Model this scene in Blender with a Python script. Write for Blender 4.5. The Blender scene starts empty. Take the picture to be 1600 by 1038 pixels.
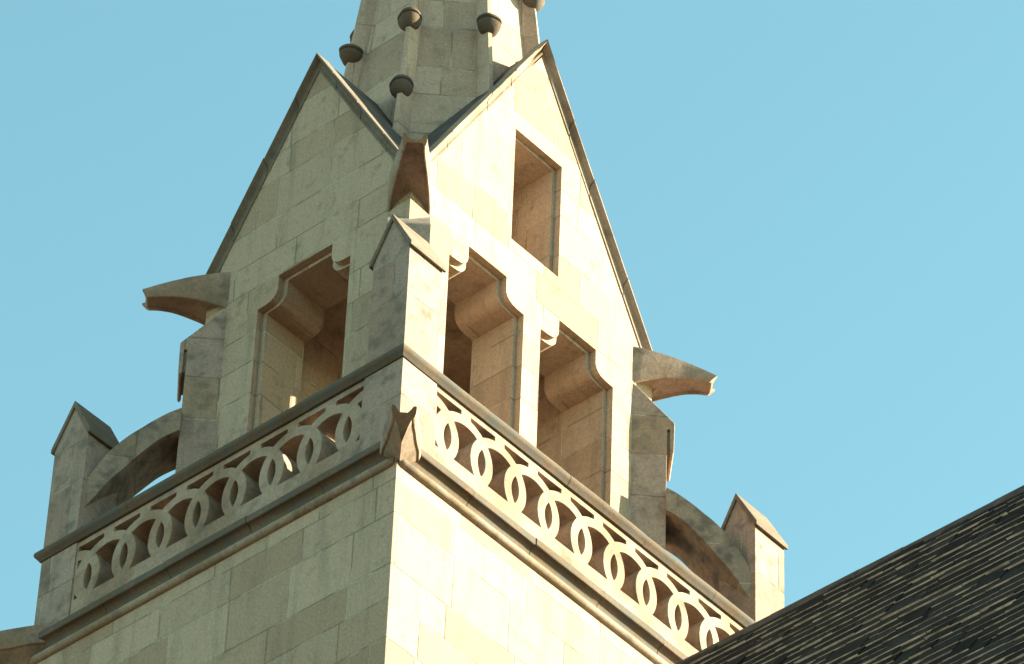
import bpy, math, random
from mathutils import Vector, Matrix
from mathutils.geometry import delaunay_2d_cdt
random.seed(7)
U = 0.42          # metres per building unit (one arcade bay of the parapet)
Z0 = 69.4         # units from the ground up to the arcade centre line
sc = bpy.context.scene
COL = sc.collection

# ------------------------------------------------------------------ camera
CAM_POS = (-52.4012643, -50.66170223, -65.63301081)
CR = (0.65295647, -0.7567879, 0.03033031)
CF = (0.54184166, 0.49473156, 0.67944705)
cam_data = bpy.data.cameras.new('camera')
cam = bpy.data.objects.new('camera', cam_data); COL.objects.link(cam)
cam_data.sensor_width = 36.0
cam_data.lens = 36.0 * 8005.8 / 1600.0
cam_data.clip_start = 0.5; cam_data.clip_end = 6000.0
CF = Vector(CF).normalized(); CR = Vector(CR); CR = (CR - CF * CR.dot(CF)).normalized(); CU = CR.cross(CF)
M = Matrix(((CR[0], CU[0], -CF[0]), (CR[1], CU[1], -CF[1]), (CR[2], CU[2], -CF[2]))).to_4x4()
M.translation = Vector((CAM_POS[0] * U, CAM_POS[1] * U, (CAM_POS[2] + Z0) * U))
cam.matrix_world = M
sc.camera = cam

# ------------------------------------------------------------------ sky, sun, exposure
SUN_AZ = math.radians(-41.0)      # from +X, counter-clockwise
SUN_EL = math.radians(20.0)
world = bpy.data.worlds.new('World'); sc.world = world; world.use_nodes = True
wn = world.node_tree.nodes; wl = world.node_tree.links
bg = wn['Background']
sky = wn.new('ShaderNodeTexSky'); sky.sky_type = 'NISHITA'; sky.sun_disc = False
sky.sun_elevation = SUN_EL; sky.sun_rotation = math.pi / 2 - SUN_AZ
sky.air_density = 1.0; sky.dust_density = 0.6; sky.ozone_density = 1.0
tint = wn.new('ShaderNodeMix'); tint.data_type = 'RGBA'; tint.blend_type = 'MULTIPLY'; tint.inputs[0].default_value = 1.0
tint.inputs[7].default_value = (0.835, 1.14, 0.85, 1.0)      # the camera's cyan rendering of clear sky
wl.new(sky.outputs[0], tint.inputs[6]); wl.new(tint.outputs[2], bg.inputs[0]); bg.inputs[1].default_value = 0.076
sd = bpy.data.lights.new('sun', 'SUN'); sd.energy = 5.0; sd.angle = math.radians(0.5); sd.color = (1.0, 0.94, 0.68)
sun = bpy.data.objects.new('sun', sd); COL.objects.link(sun)
sdir = Vector((math.cos(SUN_AZ) * math.cos(SUN_EL), math.sin(SUN_AZ) * math.cos(SUN_EL), math.sin(SUN_EL)))
sun.rotation_euler = sdir.to_track_quat('Z', 'Y').to_euler()
sun.location = (0, 0, 60)
sc.view_settings.view_transform = 'Standard'; sc.view_settings.look = 'None'
sc.view_settings.gamma = 1.0; sc.view_settings.exposure = 2.42
try:
    sc.cycles.max_bounces = 8; sc.cycles.diffuse_bounces = 6
except Exception: pass

# ------------------------------------------------------------------ materials
class NT:
    def __init__(s, name):
        s.m = bpy.data.materials.new(name); s.m.use_nodes = True
        s.t = s.m.node_tree; s.n = s.t.nodes; s.l = s.t.links
        s.bsdf = s.n['Principled BSDF']
    def put(s, sock, v):
        if isinstance(v, bpy.types.NodeSocket): s.l.new(v, sock)
        elif v is not None: sock.default_value = v
    def math(s, op, a, b=None, c=None, clamp=False):
        k = s.n.new('ShaderNodeMath'); k.operation = op; k.use_clamp = clamp
        s.put(k.inputs[0], a)
        if b is not None: s.put(k.inputs[1], b)
        if c is not None: s.put(k.inputs[2], c)
        return k.outputs[0]
    def vec(s, op, a, b=None):
        k = s.n.new('ShaderNodeVectorMath'); k.operation = op
        s.put(k.inputs[0], a)
        if b is not None: s.put(k.inputs[3 if op == 'SCALE' else 1], b)
        return k.outputs['Value'] if op in ('DOT_PRODUCT', 'LENGTH') else k.outputs[0]
    def comb(s, x, y, z=0.0):
        k = s.n.new('ShaderNodeCombineXYZ'); s.put(k.inputs[0], x); s.put(k.inputs[1], y); s.put(k.inputs[2], z); return k.outputs[0]
    def noise(s, v, scale, detail=4, rough=0.55):
        k = s.n.new('ShaderNodeTexNoise'); s.put(k.inputs['Vector'], v)
        k.inputs['Scale'].default_value = scale; k.inputs['Detail'].default_value = detail; k.inputs['Roughness'].default_value = rough
        return k.outputs[0]
    def white(s, v):
        k = s.n.new('ShaderNodeTexWhiteNoise'); k.noise_dimensions = '3D'; s.put(k.inputs['Vector'], v); return k.outputs['Value']
    def mapr(s, v, a, b, c=0.0, d=1.0, smooth=True):
        k = s.n.new('ShaderNodeMapRange'); k.interpolation_type = 'SMOOTHSTEP' if smooth else 'LINEAR'
        s.put(k.inputs[0], v); k.inputs[1].default_value = a; k.inputs[2].default_value = b
        k.inputs[3].default_value = c; k.inputs[4].default_value = d
        return k.outputs[0]
    def mix(s, f, a, b, mode='MIX'):
        k = s.n.new('ShaderNodeMix'); k.data_type = 'RGBA'; k.blend_type = mode
        s.put(k.inputs[0], f)
        for i, v in ((6, a), (7, b)):
            if isinstance(v, tuple) and len(v) == 3: v = v + (1.0,)
            s.put(k.inputs[i], v)
        return k.outputs[2]
    def gray(s, v):
        k = s.n.new('ShaderNodeCombineColor'); [s.put(k.inputs[i], v) for i in range(3)]; return k.outputs[0]

def stone(name, base=(0.375, 0.276, 0.210), brown=(0.295, 0.20, 0.14), ashlar=True, grime=0.25, grimecol=(0.085, 0.08, 0.075),
          width=1.7, course=1.0, bump=0.6, joint=0.012, streak=0.3):
    s = NT(name)
    geo = s.n.new('ShaderNodeNewGeometry')
    P = s.vec('SCALE', geo.outputs['Position'], 1.0 / U)
    sep = s.n.new('ShaderNodeSeparateXYZ'); s.l.new(P, sep.inputs[0])
    z = s.math('SUBTRACT', sep.outputs[2], Z0)
    N = geo.outputs['True Normal']
    T = s.vec('NORMALIZE', s.vec('CROSS_PRODUCT', (0, 0, 1), N))
    # keep the tangent stable against tiny differences in the normal
    u = s.vec('DOT_PRODUCT', P, T)
    fine = s.noise(P, 16.0, 6, 0.7)
    mid = s.noise(P, 3.2, 5, 0.6)
    big = s.noise(P, 0.7, 4, 0.55)
    col = s.mix(s.mapr(big, 0.42, 0.62), base, brown)
    height = s.math('MULTIPLY', fine, 0.35)
    height = s.math('MULTIPLY_ADD', mid, 0.5, height)
    if ashlar:
        g = s.math('MULTIPLY', s.math('SINE', s.math('MULTIPLY_ADD', z, 2.3, 11.18)), 0.13)
        v = s.math('DIVIDE', s.math('ADD', z, g), course)
        row = s.math('FLOOR', v); fv = s.math('FRACT', v)
        side = s.math('ROUND', s.math('MULTIPLY', s.vec('DOT_PRODUCT', N, (1.0, 2.3, 0)), 1.5))
        r1 = s.white(s.comb(row, side, 1.0)); r2 = s.white(s.comb(row, side, 2.0))
        W = s.math('MULTIPLY_ADD', r1, 0.7 * width, 0.65 * width)
        uu = s.math('DIVIDE', s.math('MULTIPLY_ADD', r2, 6.0, u), W)
        colm = s.math('FLOOR', uu); fu = s.math('FRACT', uu)
        du = s.math('MULTIPLY', s.math('MINIMUM', fu, s.math('SUBTRACT', 1.0, fu)), W)
        dv = s.math('MULTIPLY', s.math('MINIMUM', fv, s.math('SUBTRACT', 1.0, fv)), course)
        d = s.math('MINIMUM', du, dv)
        d = s.math('ADD', d, s.math('MULTIPLY', s.math('SUBTRACT', mid, 0.5), 0.03))
        jn = s.mapr(d, joint * 0.5, joint * 1.9, 1.0, 0.0)
        b1 = s.white(s.comb(row, colm, side)); b2 = s.white(s.comb(colm, row, s.math('ADD', side, 9.0)))
        col = s.mix(s.mapr(b1, 0.60, 0.95, 0.0, 0.75), base, brown)
        col = s.mix(s.mapr(mid, 0.5, 0.75, 0.0, 0.5), col, brown)
        col = s.mix(1.0, col, s.gray(s.mapr(b2, 0.0, 1.0, 0.93, 1.06, False)), 'MULTIPLY')
        jcol = s.mix(s.mapr(s.noise(P, 0.9, 2), 0.45, 0.55), (0.20, 0.17, 0.13), (0.44, 0.38, 0.29))
        col = s.mix(s.math('MULTIPLY', jn, 0.75), col, jcol)
        height = s.math('SUBTRACT', height, s.math('MULTIPLY', jn, 1.3))
        height = s.math('MULTIPLY_ADD', s.white(s.comb(colm, row, s.math('ADD', side, 4.0))), 0.9, height)
        # chipped, flaked patches
        ch = s.mapr(s.noise(P, 1.6, 6, 0.7), 0.62, 0.68)
        height = s.math('SUBTRACT', height, s.math('MULTIPLY', ch, 0.5))
    # speckle and streaks
    sp = s.mapr(fine, 0.36, 0.66, 0.84, 1.09)
    col = s.mix(1.0, col, s.gray(sp), 'MULTIPLY')
    st = s.noise(s.comb(s.math('MULTIPLY', u, 2.6), s.math('MULTIPLY', z, 0.28), 3.0), 1.0, 5, 0.6)
    gm = s.math('MULTIPLY', s.mapr(st, 0.48, 0.72), streak)
    gn = s.mapr(s.math('ADD', s.math('MULTIPLY', mid, 0.5), s.math('MULTIPLY', s.noise(P, 1.3, 6, 0.65), 0.6)), 0.62 - 0.28 * grime, 0.80 - 0.2 * grime)
    gsp = s.mapr(fine, 0.25, 0.6, 0.55, 1.0)
    gm = s.math('MAXIMUM', gm, s.math('MULTIPLY', gn, s.math('MULTIPLY', gsp, min(1.0, 0.35 + grime))), clamp=True)
    col = s.mix(gm, col, grimecol)
    s.put(s.bsdf.inputs['Base Color'], col)
    s.bsdf.inputs['Roughness'].default_value = 0.9
    s.bsdf.inputs['Specular IOR Level'].default_value = 0.08
    bp = s.n.new('ShaderNodeBump'); bp.inputs['Strength'].default_value = bump; bp.inputs['Distance'].default_value = 0.012
    s.l.new(height, bp.inputs['Height']); s.l.new(bp.outputs[0], s.bsdf.inputs['Normal'])
    return s.m

M_WALL = stone('ashlar_limestone', grime=0.1)
M_BELFRY = stone('belfry_limestone', width=1.5, grime=0.14)
M_PLAIN = stone('carved_limestone', ashlar=False, grime=0.25, streak=0.15)
M_SPIRE = stone('spire_limestone', base=(0.40, 0.288, 0.228), brown=(0.33, 0.225, 0.17), width=1.5, course=1.15, grime=0.16)
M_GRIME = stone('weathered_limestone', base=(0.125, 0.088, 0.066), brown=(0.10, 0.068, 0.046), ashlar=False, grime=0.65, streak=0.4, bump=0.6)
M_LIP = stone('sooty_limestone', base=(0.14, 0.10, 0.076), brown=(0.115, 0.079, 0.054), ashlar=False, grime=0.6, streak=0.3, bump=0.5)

def lead():
    s = NT('weathered_lead')
    geo = s.n.new('ShaderNodeNewGeometry'); P = s.vec('SCALE', geo.outputs['Position'], 1 / U)
    n1 = s.noise(P, 2.0, 5, 0.6); n2 = s.noise(P, 14, 5, 0.7)
    c = s.mix(s.mapr(n1, 0.35, 0.65), (0.065, 0.05, 0.046), (0.105, 0.08, 0.07))
    c = s.mix(1.0, c, s.gray(s.mapr(n2, 0.3, 0.7, 0.75, 1.15)), 'MULTIPLY')
    s.put(s.bsdf.inputs['Base Color'], c); s.bsdf.inputs['Roughness'].default_value = 0.8; s.bsdf.inputs['Specular IOR Level'].default_value = 0.12
    return s.m
M_LEAD = lead()

def tiles():
    s = NT('stone_slate')
    at = s.n.new('ShaderNodeAttribute'); at.attribute_name = 'tone'
    geo = s.n.new('ShaderNodeNewGeometry'); P = s.vec('SCALE', geo.outputs['Position'], 1 / U)
    n1 = s.noise(P, 1.2, 5, 0.6); n2 = s.noise(P, 9, 6, 0.7)
    c = s.mix(at.outputs['Fac'], (0.017, 0.013, 0.012), (0.04, 0.03, 0.027))
    c = s.mix(s.mapr(n1, 0.5, 0.7, 0, 0.6), c, (0.03, 0.024, 0.017))
    c = s.mix(1.0, c, s.gray(s.mapr(n2, 0.3, 0.7, 0.55, 1.3)), 'MULTIPLY')
    s.put(s.bsdf.inputs['Base Color'], c); s.bsdf.inputs['Roughness'].default_value = 0.9; s.bsdf.inputs['Specular IOR Level'].default_value = 0.03
    bp = s.n.new('ShaderNodeBump'); bp.inputs['Strength'].default_value = 0.5; bp.inputs['Distance'].default_value = 0.01
    s.l.new(n2, bp.inputs['Height']); s.l.new(bp.outputs[0], s.bsdf.inputs['Normal'])
    return s.m
M_TILE = tiles()

def simple(name, col, rough=0.9, scale=0.5, var=0.3):
    s = NT(name)
    geo = s.n.new('ShaderNodeNewGeometry')
    n = s.noise(geo.outputs['Position'], scale, 6, 0.6)
    c = s.mix(1.0, col, s.gray(s.mapr(n, 0.3, 0.7, 1 - var, 1 + var)), 'MULTIPLY')
    s.put(s.bsdf.inputs['Base Color'], c); s.bsdf.inputs['Roughness'].default_value = rough; s.bsdf.inputs['Specular IOR Level'].default_value = 0.1
    return s.m
M_GROUND = simple('churchyard_gravel', (0.13, 0.09, 0.065), 1.0, 0.3)

# ------------------------------------------------------------------ mesh kit (everything in building units)
class MB:
    def __init__(s): s.v = []; s.f = []; s.tone = None
    def face(s, idx): s.f.append(tuple(idx))
    def add(s, pts): a = len(s.v); s.v += [tuple(p) for p in pts]; return list(range(a, a + len(pts)))
    def box(s, x0, x1, y0, y1, z0, z1):
        i = s.add([(x0, y0, z0), (x1, y0, z0), (x1, y1, z0), (x0, y1, z0), (x0, y0, z1), (x1, y0, z1), (x1, y1, z1), (x0, y1, z1)])
        for q in ((0, 3, 2, 1), (4, 5, 6, 7), (0, 1, 5, 4), (1, 2, 6, 5), (2, 3, 7, 6), (3, 0, 4, 7)): s.face([i[k] for k in q])
        return s
    def prism(s, poly, fa, fb):
        """poly: 2-D points; fa, fb map a 2-D point to the two end planes"""
        a = s.add([fa(*p) for p in poly]); b = s.add([fb(*p) for p in poly]); n = len(poly)
        s.face(a[::-1]); s.face(b)
        for k in range(n): j = (k + 1) % n; s.face((a[k], a[j], b[j], b[k]))
        return s
    def loft(s, rings, closed_ring=True, cap=True, loop=False):
        ids = [s.add(r) for r in rings]; n = len(rings[0])
        last = len(ids) if loop else len(ids) - 1
        for q in range(last):
            a, b = ids[q], ids[(q + 1) % len(ids)]
            for k in range(n if closed_ring else n - 1):
                j = (k + 1) % n; s.face((a[k], a[j], b[j], b[k]))
        if cap and not loop: s.face(ids[0][::-1]); s.face(ids[-1])
        return s
    def plate(s, outer, holes, front, back):
        """flat plate with holes; front/back map (t, z) to 3-D"""
        loops = [outer] + holes; co = []; ed = []
        for L in loops:
            a = len(co); co += [Vector(p) for p in L]
            ed += [(a + k, a + (k + 1) % len(L)) for k in range(len(L))]
        vo, eo, fo, ov, oe, of = delaunay_2d_cdt(co, ed, [], 1, 1e-6)
        def inside(p, L):
            c = False; n = len(L); x, y = p
            for k in range(n):
                x1, y1 = L[k]; x2, y2 = L[(k + 1) % n]
                if (y1 > y) != (y2 > y) and x < (x2 - x1) * (y - y1) / (y2 - y1) + x1: c = not c
            return c
        fi = s.add([front(p.x, p.y) for p in vo]); bi = s.add([back(p.x, p.y) for p in vo])
        for t in fo:
            c = sum((vo[k] for k in t), Vector((0, 0))) / len(t)
            if inside(c, outer) and not any(inside(c, h) for h in holes):
                s.face([fi[k] for k in t]); s.face([bi[k] for k in reversed(t)])
        where = {}
        for k, src in enumerate(ov):
            for q in src: where[q] = k
        a = 0
        for L in loops:
            n = len(L)
            for k in range(n):
                i, j = where[a + k], where[a + (k + 1) % n]
                if i != j: s.face((fi[i], fi[j], bi[j], bi[i]))
            a += n
        return s
    def build(s, name, mat, parent, bevel=0.0, smooth=30, base=None):
        me = bpy.data.meshes.new(name)
        bx, by, bz = (parent['_base'] if base is None else base)
        me.from_pydata([((x - bx) * U, (y - by) * U, (z - bz) * U) for x, y, z in s.v], [], s.f)
        me.validate()
        import bmesh
        bm = bmesh.new(); bm.from_mesh(me)
        bmesh.ops.remove_doubles(bm, verts=bm.verts, dist=1e-5)
        bmesh.ops.recalc_face_normals(bm, faces=bm.faces)
        bm.to_mesh(me); bm.free()
        me.materials.append(mat)
        if smooth:
            me.shade_smooth(); me.set_sharp_from_angle(angle=math.radians(smooth))
        o = bpy.data.objects.new(name, me); COL.objects.link(o)
        if parent is not None:
            o.parent = parent; o['_base'] = parent['_base']
        if bevel:
            b = o.modifiers.new('bevel', 'BEVEL'); b.width = bevel * U; b.segments = 2; b.limit_method = 'ANGLE'
            b.angle_limit = math.radians(40); b.harden_normals = False
        return o

def thing(name, base, label, cat, group=None):
    o = bpy.data.objects.new(name, None); COL.objects.link(o)
    o.location = (base[0] * U, base[1] * U, (base[2] + Z0) * U)
    o['_base'] = base; o['label'] = label; o['category'] = cat
    if group: o['group'] = group
    return o

def arc(cx, cz, r, a0, a1, n):
    return [(cx + r * math.cos(math.radians(a0 + (a1 - a0) * k / n)), cz + r * math.sin(math.radians(a0 + (a1 - a0) * k / n))) for k in range(n + 1)]

# ------------------------------------------------------------------ the tower
LX, LY = 11.8, 9.8
CX, CY = LX / 2, LY / 2
tower = thing('church_tower', (CX, CY, -Z0), 'pale limestone church tower with pierced parapet, steep gables and octagonal spire', 'tower')

# four sides: origin corner, direction along, inward direction, length; s(t, e, z): t along, e outward
def side_fn(k):
    if k == 0: return lambda t, e, z: (-e, t, z), LY       # shaded side facing -X
    if k == 1: return lambda t, e, z: (t, -e, z), LX       # sunlit side facing -Y
    if k == 2: return lambda t, e, z: (LX + e, t, z), LY
    return lambda t, e, z: (t, LY + e, z), LX

# shaft
MB().box(0, LX, 0, LY, -Z0 - 0.3, -1.62).build('shaft_wall', M_WALL, tower, bevel=0.02)
MB().box(0.44, LX - 0.44, 0.44, LY - 0.44, -1.62, -1.0).build('roof_deck', M_LEAD, tower)

# cornice with hollow and roll
def cornice(k):
    S, L = side_fn(k)
    prof = [(-0.3, -1.0), (0.02, -1.0), (0.17, -1.05), (0.18, -1.07), (0.18, -1.22), (0.165, -1.235)]
    prof += [(x, z) for x, z in arc(0.165, -1.40, 0.165, 90, 180, 8)][1:]
    prof += [(0.0, -1.44), (-0.3, -1.44)]
    m = MB(); n = round(L / 2.0); c = [0.10] + [L * q / n + random.uniform(-0.2, 0.2) for q in range(1, n)] + [L - 0.10]
    for a, b in zip(c, c[1:]):
        je, jz = random.uniform(-0.01, 0.01), random.uniform(-0.008, 0.008)
        m.loft([[S(t, e + (je + random.uniform(-0.004, 0.004) if e > 0.02 else 0), z + jz) for e, z in prof] for t in (a + 0.004, a * .75 + b * .25, (a + b) / 2, a * .25 + b * .75, b - 0.004)])
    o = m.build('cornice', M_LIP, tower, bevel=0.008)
    rp = arc(0.015, -1.585, 0.1, 100, -100, 14)
    rp = [(-0.2, -1.48)] + rp + [(-0.2, -1.69)]
    rings = []
    for t, q in ((0.05, 0.3), (0.09, 0.7), (0.18, 1.0), (L * 0.5, 1.0), (L - 0.18, 1.0), (L - 0.09, 0.7), (L - 0.05, 0.3)):
        rings.append([S(t, max(e, -0.05) * q if e > 0 else e, -1.585 + (z + 1.585) * (0.4 + 0.6 * q)) for e, z in rp])
    MB().loft(rings).build('roll_moulding', M_CORN, o)
M_CORN = stone('moulded_limestone', base=(0.29, 0.22, 0.175), brown=(0.23, 0.165, 0.115), ashlar=False, grime=0.35, streak=0.2)
for k in range(4): cornice(k)

# pierced parapet panels: interlaced rings
RI, RO = 0.61, 0.83
def parapet(k):
    S, L = side_fn(k)
    n = 8 if k in (0, 2) else 10
    c0 = (L - (n - 1)) / 2
    holes = []
    th = math.degrees(math.acos(0.5 / RI))
    for i in range(n):
        c = c0 + i
        holes.append(arc(c - 0.5, 0, RI, -th, th, 14)[:-1] + arc(c + 0.5, 0, RI, 180 - th, 180 + th, 14)[:-1])
        # slot above each crossing
        a = math.degrees(math.acos(0.14 / RO)); b = math.degrees(math.acos(0.5 / RO))
        pts = [(c - 0.36, 0.93), (c - 0.36, RO * math.sin(math.radians(a)) + 0.005)]
        pts += arc(c - 0.5, 0, RO, a, b, 6)[1:]
        pts += arc(c + 0.5, 0, RO, 180 - b, 180 - a, 6)[1:-1]
        pts += [(c + 0.36, RO * math.sin(math.radians(a)) + 0.005), (c + 0.36, 0.93)]
        holes.append(pts)
    x, zt = 0.3416, 0.5054
    a1 = math.degrees(math.atan2(zt, x)); a2 = math.degrees(math.atan2(zt, x - 1)); zb = -0.45
    a3 = 180 + math.degrees(math.asin(-zb / RO))
    for i in range(n - 1):
        r = c0 + 0.5 + i
        pts = arc(r, 0, RI, 180 - a1, a1, 12)
        pts += arc(r + 1, 0, RO, a2, a3, 16)[1:]
        pts += arc(r - 1, 0, RO, 180 - a3, 180 - a2, 16)[:-1]
        holes.append(pts)
    for sgn, c in ((-1, c0), (1, c0 + n - 1)):
        f = lambda d: c + sgn * d
        for h in ([(0.34, 0.34), (0.34, 0.57), (0.22, 0.535)], [(0.34, -0.30), (0.34, -0.46), (0.24, -0.45)]):
            holes.append([(f(d), z) for d, z in h])
    outer = [(1.0, -1.0), (L - 1.0, -1.0), (L - 1.0, 1.07), (1.0, 1.07)]
    MB().plate(outer, holes, lambda t, z: S(t, -0.03, z), lambda t, z: S(t, -0.56, z)).build('parapet_panel', M_PARA, tower, bevel=0.008)
M_PARA = stone('tracery_limestone', base=(0.32, 0.233, 0.182), brown=(0.25, 0.17, 0.122), ashlar=False, grime=0.34, streak=0.1)
for k in range(4): parapet(k)

# coping, a mitred ring round the parapet
cp = [(-0.5, 1.07), (0.03, 1.07), (0.05, 1.10)] + arc(0.0, 1.24, 0.125, -50, 75, 10) + [(-0.1, 1.40), (-0.5, 1.41)]
def cuts(a, b, step):
    n = max(1, round((b - a) / step)); c = [a + (b - a) * k / n + (random.uniform(-0.2, 0.2) if 0 < k < n else 0) for k in range(n + 1)]
    return list(zip(c, c[1:]))
cm = MB()
for k in range(4):
    S, L = side_fn(k)
    for a, b in cuts(0, L, 2.2):
        je, jz = random.uniform(-0.009, 0.009), random.uniform(-0.008, 0.008)
        rings = []
        for q in range(7):
            f = q / 6; w_ = random.uniform(-0.005, 0.005)
            ring = []
            for e, z in cp:
                ta = -e if a == 0 else a + 0.004; tb = L + e if b == L else b - 0.004
                ee = e + (je + w_ if 0 < a and b < L or 0 < q < 6 else 0.0) * (1 if e > 0 else 0)
                if (a == 0 and q == 0) or (b == L and q == 6): ee = e
                ring.append(S(ta + (tb - ta) * f, ee, z + (jz if 0 < q < 6 else 0)))
            rings.append(ring)
        cm.loft(rings)
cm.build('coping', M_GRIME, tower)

# corner piers and gabled pinnacles
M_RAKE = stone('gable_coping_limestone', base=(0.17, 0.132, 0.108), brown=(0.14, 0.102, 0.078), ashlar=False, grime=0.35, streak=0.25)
corners = [(0, 0, 1, 1), (LX, 0, -1, 1), (LX, LY, -1, -1), (0, LY, 1, -1)]
M_PIER = stone('pier_limestone', base=(0.30, 0.218, 0.186), brown=(0.245, 0.165, 0.128), width=3.0, course=1.35, grime=0.42, streak=0.35)
for cx, cy, dx, dy in corners:
    MB().box(min(cx, cx + dx), max(cx, cx + dx), min(cy, cy + dy), max(cy, cy + dy), -1.62, 1.07).build('pier', M_PIER, tower, bevel=0.012)
    w = 0.97; x0, x1 = sorted((cx, cx + dx * w)); y0, y1 = sorted((cy, cy + dy * w)); ym = (y0 + y1) / 2
    m = MB().prism([(y0, 1.405), (y1, 1.405), (y1, 4.10), (ym, 5.03), (y0, 4.10)], lambda y, z: (x0, y, z), lambda y, z: (x1, y, z))
    pin = m.build('pinnacle', M_PIER, tower, bevel=0.012)
    ov = 0.075; sl = (5.18 - 4.12) / (ym - (y0 - ov))
    prof = [(y0 - ov, 4.12), (ym, 5.18), (y1 + ov, 4.12), (y1 + ov, 4.02), (y1 + 0.01, 4.03), (ym, 5.0), (y0 - 0.01, 4.03), (y0 - ov, 4.02)]
    MB().prism(prof, lambda y, z: (x0 - 0.045, y, z), lambda y, z: (x1 + 0.045, y, z)).build('gabled_cap', M_RAKE, pin, bevel=0.008)

# ---------------------------------------------------------------- belfry stage
BX0, BX1, BY0, BY1 = 2.0, LX - 2.0, 2.0, LY - 2.0
ZE = 9.25
def bel_fn(k):
    if k == 0: return lambda t, d, z: (BX0 + d, t, z), BY0, BY1
    if k == 1: return lambda t, d, z: (t, BY0 + d, z), BX0, BX1
    if k == 2: return lambda t, d, z: (BX1 - d, t, z), BY0, BY1
    return lambda t, d, z: (t, BY1 - d, z), BX0, BX1

def opening(c, hj, hh, dz, sh):
    """shouldered opening: half jamb width, half head width, bottom below, shrink"""
    hj -= sh; hh -= sh; zt = 8.10 - sh * 0.8; r = 0.30; zb = 7.43 - sh * 0.45; cx = hh + r
    right = [(hj, dz), (hj, zb)] + [(hh + 0.34, zb + 0.01)] + arc(cx, zb + 0.02 + r, r, 270, 180, 10) + [(hh, zt)]
    return [(c + x, z) for x, z in right] + [(c - x, z) for x, z in reversed(right)]

D1, D2 = 0.17, 1.33
for k in range(4):
    S, t0, t1 = bel_fn(k); tc = 4.95 if k in (0, 2) else 5.88
    if k in (0, 2):
        ZE = 8.85; apex = 13.90; ops = [(4.93, 1.31, 0.76)] if k == 0 else []; win = None
    else:
        ZE = 8.72; apex = 15.55; ops = [(4.44, 1.18, 0.60), (7.34, 1.18, 0.60)] if k == 1 else []; win = (5.13, 6.66, 9.28, 12.57)
    zl = 1.3
    outer = [(t0, -1.0), (t1, -1.0), (t1, ZE), (tc, apex), (t0, ZE)]
    h1 = [opening(c, a, b, zl, 0.0) for c, a, b in ops]; h2 = [opening(c, a, b, zl, 0.115) for c, a, b in ops]
    if win:
        a, b, c, d = win; h1.append([(a, c), (b, c), (b, d), (a, d)]); h2.append([(a + .115, c), (b - .115, c), (b - .115, d - .09), (a + .115, d - .09)])
    def at(dep):
        def g(t, z):
            if abs(t - t0) < dep: t = t0 + dep
            if abs(t - t1) < dep: t = t1 - dep
            return S(t, dep, z)
        return g
    wall = MB().plate(outer, h1, at(0.0), at(D1)).build('belfry_wall', M_BELFRY, tower, bevel=0.008)
    MB().plate(outer, h2, at(D1), at(D2)).build('inner_arch_order', M_BELFRY, wall)
    # raking coping of the gable
    half = tc - t0; oz = 14.22 if k in (0, 2) else 15.86; slope = 1.745 if k in (0, 2) else 1.775
    ca = 1.0 / math.sqrt(1 + slope * slope)
    sec = [(0, -0.24), (0, 0.135), (0.012, 0.15), (0.035, 0.15), (0.055, 0.115), (0.07, 0.06), (0.10, 0.02), (0.16, 0.008), (0.20, 0.03), (0.235, 0.025), (0.245, -0.02), (0.245, -0.24)]
    ext = half + 0.12
    rings = []
    rk = MB(); fr = [0.0, 0.22, 0.45, 0.72, 1.0]; fr = [f + (random.uniform(-.04, .04) if 0 < f < 1 else 0) for f in fr]
    for sg in (-1, 1):
        for fa, fb in zip(fr, fr[1:]):
            je, jq = random.uniform(-0.008, 0.008), random.uniform(-0.008, 0.008)
            if fa == 0: je = jq = 0.0
            g_ = 0.0 if fa == 0 else 0.003
            rk.loft([[S(tc + sg * ext * f, -(e + je), oz - slope * ext * f - (q + jq) / ca) for q, e in sec] for f in (fa + g_, (fa + fb) / 2, fb - 0.003)])
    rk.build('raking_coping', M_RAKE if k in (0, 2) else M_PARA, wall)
MB().box(BX0 + D2 - 0.02, BX1 - D2 + 0.02, BY0 + D2 - 0.02, BY1 - D2 + 0.02, 8.75, 9.0).build('ceiling', M_PLAIN, tower)
# stone bell frame beams seen through the openings
# cross gable roofs
def roofs():
    za, zb_ = 14.10, 15.72
    e = 8.98
    sx = (zb_ - e) / (CX - BX0); xi = BX0 + (za - e) / sx
    for mx in (0, 1):
        for my in (0, 1):
            def F(x, y, z): return (LX - x if mx else x, LY - y if my else y, z)
            g = 0.06
            p = [F(BX0 + g, BY0, e), F(BX0 + g, CY, za), F(xi, CY, za)]
            MB().loft([p, [(x, y, z - 0.12) for x, y, z in p]]).build('gable_roof', M_LEAD, tower)
            p = [F(BX0, BY0 + g, e), F(CX, BY0 + g, zb_), F(CX, CY, zb_), F(xi, CY, za)]
            MB().loft([p, [(x, y, z - 0.12) for x, y, z in p]]).build('gable_roof', M_LEAD, tower)
roofs()

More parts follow.
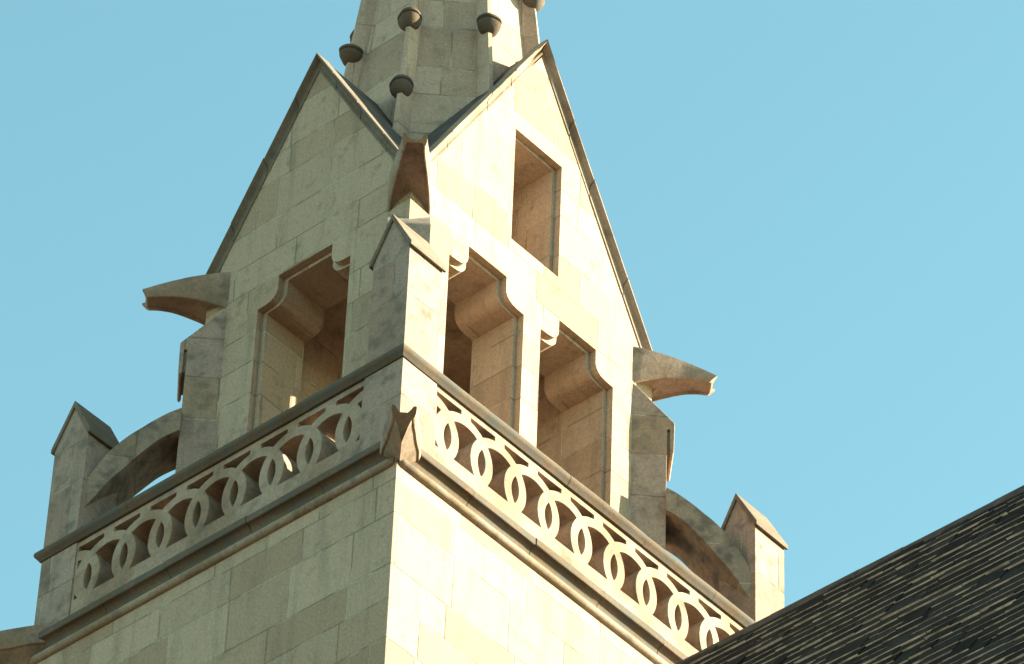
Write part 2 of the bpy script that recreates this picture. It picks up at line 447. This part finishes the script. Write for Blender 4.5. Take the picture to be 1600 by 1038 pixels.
# diagonal buttresses, flying buttresses, gargoyles
R2 = math.sqrt(0.5)
diags = [(BX0, BY0, -1, -1), (BX1, BY0, 1, -1), (BX1, BY1, 1, 1), (BX0, BY1, -1, 1)]
def dg(cx, cy, ox, oy):
    return lambda s, w, z: (cx + R2 * (s * ox - w * oy), cy + R2 * (s * oy + w * ox), z)
but = [(-0.95, -1.0), (0.30, -1.0), (0.30, 6.76), (0.37, 6.78), (0.37, 6.13), (0.395, 6.07), (0.43, 6.07), (0.45, 6.12), (0.465, 6.90), (0.45, 6.96), (-0.42, 8.0), (-0.95, 8.0)]
ext = [(0.29, 5.11), (0.31, 5.10), (0.52, 4.97), (0.73, 4.80), (0.9, 4.65), (1.04, 4.51), (1.28, 4.28), (1.5, 4.02), (1.7, 3.74), (1.93, 3.30), (2.1, 2.9)]
inn = [(2.1, 2.15), (1.8, 2.68), (1.6, 3.02), (1.36, 3.34), (1.16, 3.63), (0.94, 3.91), (0.70, 4.19), (0.5, 4.36), (0.36, 4.46), (0.29, 4.50)]
M_FLY = stone('flyer_limestone', base=(0.29, 0.213, 0.168), brown=(0.235, 0.165, 0.12), width=4.0, course=1.2, grime=0.55, streak=0.4)
M_BUTT = stone('buttress_limestone', base=(0.335, 0.243, 0.205), width=4.0, course=1.2, grime=0.35, streak=0.4)
def smooth_curve(pts, n=5):
    out = []
    for i in range(len(pts) - 1):
        p0 = pts[max(i - 1, 0)]; p1 = pts[i]; p2 = pts[i + 1]; p3 = pts[min(i + 2, len(pts) - 1)]
        for k in range(n):
            t = k / n
            out.append(tuple(0.5 * ((2 * b) + (-a + c) * t + (2 * a - 5 * b + 4 * c - d) * t * t + (-a + 3 * b - 3 * c + d) * t ** 3) for a, b, c, d in zip(p0, p1, p2, p3)))
    out.append(pts[-1]); return out
def interp(tab, x):
    for (a, b), (c, d) in zip(tab, tab[1:]):
        if x <= c: return b + (d - b) * max(0, (x - a)) / (c - a)
    return tab[-1][1]
def gargoyle(fn, dz, keel, dw=0.0):
    """stone trough: top, underside and half width along its length"""
    top = [(-0.6, 9.10), (-0.4, 9.06), (0.1, 8.99), (0.45, 8.93), (0.8, 8.83), (1.1, 8.72), (1.38, 8.58)]
    bot = [(-0.6, 7.95), (-0.38, 8.06), (-0.1, 8.19), (0.2, 8.30), (0.5, 8.38), (0.8, 8.42), (1.1, 8.42), (1.38, 8.40)]
    wid = [(-0.6, 0.46), (-0.3, 0.455), (0.0, 0.42), (0.3, 0.37), (0.6, 0.32), (0.9, 0.28), (1.15, 0.255), (1.38, 0.25)]
    if keel:
        bot = [(-0.6, 8.66), (0.0, 8.56), (0.4, 8.46), (0.9, 8.38), (1.38, 8.33)]; top = top[:-2] + [(1.1, 8.65), (1.38, 8.46)]
        wid = [(-0.6, 0.41), (0.0, 0.385), (0.2, 0.35), (0.45, 0.31), (0.7, 0.29), (1.0, 0.25), (1.38, 0.235)]
    rings = []
    for i in range(21):
        s = -0.6 + 1.98 * i / 20
        T, B, W = interp(top, s), interp(bot, s), interp(wid, s)
        h = T - B; rc = 0.0 if keel else min(0.09, h * 0.3); ch = min(0.07 if keel else 0.16, h * 0.45); k_ = keel + (0.10 * max(0.0, 1 - max(0.0, s)) if keel else 0.0); rm_ = max(0.0, (s - 0.5) / 0.88)
        cut = lambda z, w: s - rm_ * (T - z) / h * (0.16 + (0.14 * max(0.0, 1 - abs(w) / W) if keel else 0.0))
        inw = W - 0.075
        pts = [(-W, T), (-W, B + 0.06), (-W + 0.03, B + 0.01), (-W + 0.055, B)]
        pts += [(-inw, B + rc * 0.9), (-inw * 0.55, B + rc - k_ * 0.45), (0, B + rc - k_), (inw * 0.55, B + rc - k_ * 0.45), (inw, B + rc * 0.9)]
        pts += [(W - 0.055, B), (W - 0.03, B + 0.01), (W, B + 0.06), (W, T)]
        pts += [(W - 0.02, T + 0.006), (W - 0.065, T), (W - 0.10, T - ch * 0.5), (W * 0.3, T - ch), (-W * 0.3, T - ch), (-W + 0.10, T - ch * 0.5), (-W + 0.065, T), (-W + 0.02, T + 0.006)]
        rings.append([fn(cut(z, w), w + dw, z + dz) for w, z in pts])
    return MB().loft(rings)
M_GARG = stone('gargoyle_limestone', base=(0.32, 0.232, 0.19), brown=(0.25, 0.172, 0.128), ashlar=False, grime=0.42, streak=0.3, bump=0.5)
for c in diags:
    fn = dg(*c)
    MB().prism(but, lambda s, z: fn(s, -0.45, z), lambda s, z: fn(s, 0.45, z)).prism([(0.25, 6.20), (0.39, 6.20), (0.39, 6.85), (0.25, 6.85)], lambda s, z: fn(s, -0.37, z), lambda s, z: fn(s, 0.37, z)).build('corner_buttress', M_BUTT, tower, bevel=0.01)
    poly = [(a, b - 0.13) for a, b in smooth_curve(ext, 3) + smooth_curve(inn, 3)]
    MB().prism(poly, lambda s, z: fn(s, -0.61, z), lambda s, z: fn(s, 0.61, z)).build('flying_buttress', M_FLY, tower, bevel=0.01)
    gargoyle(fn, 0.0, 0.0).build('gargoyle', M_GARG, tower, smooth=35)
for cx, cy, ox, oy in ((0, 0, -1, -1), (LX, 0, 1, -1), (LX, LY, 1, 1), (0, LY, -1, 1)):
    gargoyle(dg(cx, cy, ox, oy), -9.9, 0.17, 0.06 if cx == 0 and cy == 0 else 0.0).build('gargoyle', M_GARG, tower, smooth=35)

# ---------------------------------------------------------------- spire
SX, SY = CX - 0.04, CY + 0.02
ZT = 36.5
def RB(z): return 2.12 * (ZT - z) / (ZT - 15.5)
rings = []
for z in (12.9, 16.0, 20.0, 28.0, ZT - 0.6):
    rings.append([(SX + RB(z) * math.cos(math.radians(22.5 + 45 * k)), SY + RB(z) * math.sin(math.radians(22.5 + 45 * k)), z) for k in range(8)])
def clip(poly, lim):
    for sg in (-1, 1):
        out = []
        for a, b in zip(poly, poly[1:] + poly[:1]):
            ia, ib = sg * (a[1] - SY) <= lim, sg * (b[1] - SY) <= lim
            if ia: out.append(a)
            if ia != ib:
                t = (SY + sg * lim - a[1]) / (b[1] - a[1]); out.append(tuple(p + (q - p) * t for p, q in zip(a, b)))
        poly = out
    return poly
def octo(z): return [(SX + RB(z) * math.cos(math.radians(22.5 + 45 * k)), SY + RB(z) * math.sin(math.radians(22.5 + 45 * k)), z) for k in range(8)]
spire = MB().loft(rings).loft([clip(octo(10.6), 1.5), clip(octo(12.895), 1.5)]).build('spire', M_SPIRE, tower)
for k in range(8):
    a = math.radians(22.5 + 45 * k); o = (math.cos(a), math.sin(a)); p = (-o[1], o[0])
    rings = []
    for z in (11.4 if k in (0, 3, 4, 7) else 13.0, 16.0, 24.0, ZT - 0.6):
        R = RB(z); q = 0.35 + 0.65 * (ZT - z) / (ZT - 15.5); d = 0.29 * q
        rings.append([(SX + o[0] * (R + r) + p[0] * w, SY + o[1] * (R + r) + p[1] * w, z) for r, w in ((-0.15, -0.17 * q), (0.0, -0.15 * q), (d - 0.02, -0.06 * q), (d, -0.045 * q), (d, 0.045 * q), (d - 0.02, 0.06 * q), (0.0, 0.15 * q), (-0.15, 0.17 * q))])
    rib = MB().loft(rings).build('rib', M_SPIRE, spire)
    for z in (13.85, 16.2, 18.5, 20.8, 23.1):
        if z < 14 and k in (1, 2, 5, 6): continue      # there the gable roof covers the rib
        R = RB(z) + 0.24; c = (SX + o[0] * R, SY + o[1] * R)
        prof = [(0.0, -0.33), (0.07, -0.32), (0.14, -0.275), (0.20, -0.19), (0.24, -0.09), (0.25, -0.03), (0.215, -0.01), (0.215, 0.015), (0.255, 0.035), (0.262, 0.08), (0.235, 0.12), (0.12, 0.15), (0.0, 0.155)]
        ph = random.uniform(0, 6.28); sc_ = random.uniform(0.95, 1.08); am = random.uniform(0.02, 0.06)
        wob = lambda q: sc_ * (1 + am * math.sin(3 * 2 * math.pi * q / 24 + ph) + 0.02 * math.sin(5 * 2 * math.pi * q / 24 - ph))
        MB_ = MB(); rr = []
        for r, h in prof:
            rr.append([(c[0] + max(r, 0.004) * wob(q) * math.cos(2 * math.pi * q / 24), c[1] + max(r, 0.004) * wob(q) * math.sin(2 * math.pi * q / 24), z + h + 0.02 * math.sin(2 * math.pi * q / 24 + ph) * (r / 0.25)) for q in range(24)])
        MB_.loft(rr).build('crocket', M_GRIME, spire, smooth=50)
MB().loft([[(SX + r * math.cos(math.pi * q / 6), SY + r * math.sin(math.pi * q / 6), z) for q in range(12)] for r, z in ((0.12, ZT - 0.8), (0.2, ZT - 0.5), (0.34, ZT - 0.2), (0.2, ZT + 0.1), (0.1, ZT + 0.5), (0.02, ZT + 1.2))]).build('finial', M_PLAIN, tower)

# ---------------------------------------------------------------- nave with stone slate roof
RX, RZ = 6.0, -3.76
PIT = math.radians(57.5)
YN = -40.0; SLOPE = 26.0
nave = thing('nave_building', (RX, YN / 2, -Z0), 'church nave with steep dark stone slate roof, built against the sunlit side of the tower', 'building')
run, rise = math.cos(PIT), math.sin(PIT)
def tile_roof(sg):
    m = MB(); tones = []; mats = []
    gauge = 0.44; n = int(SLOPE / gauge)
    nrm = (sg * rise, run)   # x, z outward normal
    for i in range(n):
        s0 = 0.12 + gauge * i          # upper edge distance from ridge
        y = YN + random.uniform(-0.4, 0)
        lift_row = random.uniform(-0.006, 0.008)
        while y < 0.15:
            w = random.uniform(0.45, 0.95)
            if i < 1: w *= 0.8
            th = random.uniform(0.03, 0.058); L = gauge + random.uniform(0.10, 0.17)
            lift = 0.03 + lift_row + random.uniform(-0.006, 0.008); dr = random.uniform(-0.012, 0.012) if random.random() < .85 else random.uniform(-0.05, 0.05)
            tilt = random.uniform(-0.005, 0.005)
            pts = []
            y1 = min(y + w, -0.02)
            if y1 - y < 0.05: break
            for (ss, hh) in ((s0 - 0.10, 0.0), (s0 + L + dr, lift)):
                for yy, tl in ((y, -tilt), (y1, tilt)):
                    for t_ in (0.0, th):
                        h = hh + tl * (1 if ss > s0 else 0) + t_
                        pts.append((RX + sg * run * ss + nrm[0] * h, yy, RZ - 0.05 - rise * ss + nrm[1] * h))
            a = m.add(pts)
            for q in ((0, 1, 3, 2), (4, 6, 7, 5), (0, 4, 5, 1), (2, 3, 7, 6), (1, 5, 7, 3), (0, 2, 6, 4)): m.face([a[k] for k in q]); mats.append(1 if q[0] == 4 else 0)
            tones += [random.random() ** 1.3] * 8
            y += w
    me = bpy.data.meshes.new('slate_roof')
    me.from_pydata([((x - RX) * U, (yy - YN / 2) * U, (z + Z0) * U) for x, yy, z in m.v], [], m.f)
    at = me.attributes.new('tone', 'FLOAT', 'POINT')
    at.data.foreach_set('value', tones)
    me.materials.append(M_TILE); me.materials.append(M_EDGE); me.polygons.foreach_set('material_index', mats); me.update()
    o = bpy.data.objects.new('slate_roof', me); COL.objects.link(o); o.parent = nave; o['_base'] = nave['_base']
    return o
M_EDGE = simple('slate_butt_edge', (0.52, 0.41, 0.37), 0.9, 7, 0.5)  # lower end face of each slate, much paler than its top
for sg in (-1, 1): tile_roof(sg)
HW = SLOPE * run - 0.8
# under-slating solid and walls
d = 0.10
MB().prism([(RX - HW, -Z0 - 0.3), (RX + HW, -Z0 - 0.3), (RX + HW, RZ - (HW) * math.tan(PIT) - d), (RX, RZ - d), (RX - HW, RZ - HW * math.tan(PIT) - d)],
           lambda x, z: (x, YN, z), lambda x, z: (x, -0.01, z)).build('nave_wall', M_WALL, nave)
# ridge tiles
y = YN; k = 0
rm = MB()
while y < -0.1:
    w = 1.05; h = random.uniform(-0.012, 0.014); y1 = min(y + w, -0.02)
    rad = 0.11
    for q in range(1):
        prof = arc(RX, RZ - 0.10 + h, rad, 20, 160, 8); inn_ = arc(RX, RZ - 0.10 + h, rad - 0.05, 160, 20, 8)
        rm.prism([(RX + 0.25, RZ - 0.35 + h)] + prof + [(RX - 0.25, RZ - 0.35 + h), (RX - 0.2, RZ - 0.38 + h), (RX, RZ - 0.08 + h), (RX + 0.2, RZ - 0.38 + h)],
                 (lambda a: lambda x, z: (x, a, z))(y + 0.006), (lambda a: lambda x, z: (x, a, z))(y1 - 0.006))
    y += w
M_RIDGE = simple('ridge_tile_clay', (0.07, 0.05, 0.042), 0.8, 6, 0.3)
rm.build('ridge_tiles', M_RIDGE, nave, smooth=40)

# ---------------------------------------------------------------- ground
g = MB(); g.face(g.add([(-1500, -1500, 0), (1500, -1500, 0), (1500, 1500, 0), (-1500, 1500, 0)]))
ground = g.build('ground', M_GROUND, None, base=(0, 0, 0), smooth=0)
ground['kind'] = 'structure'
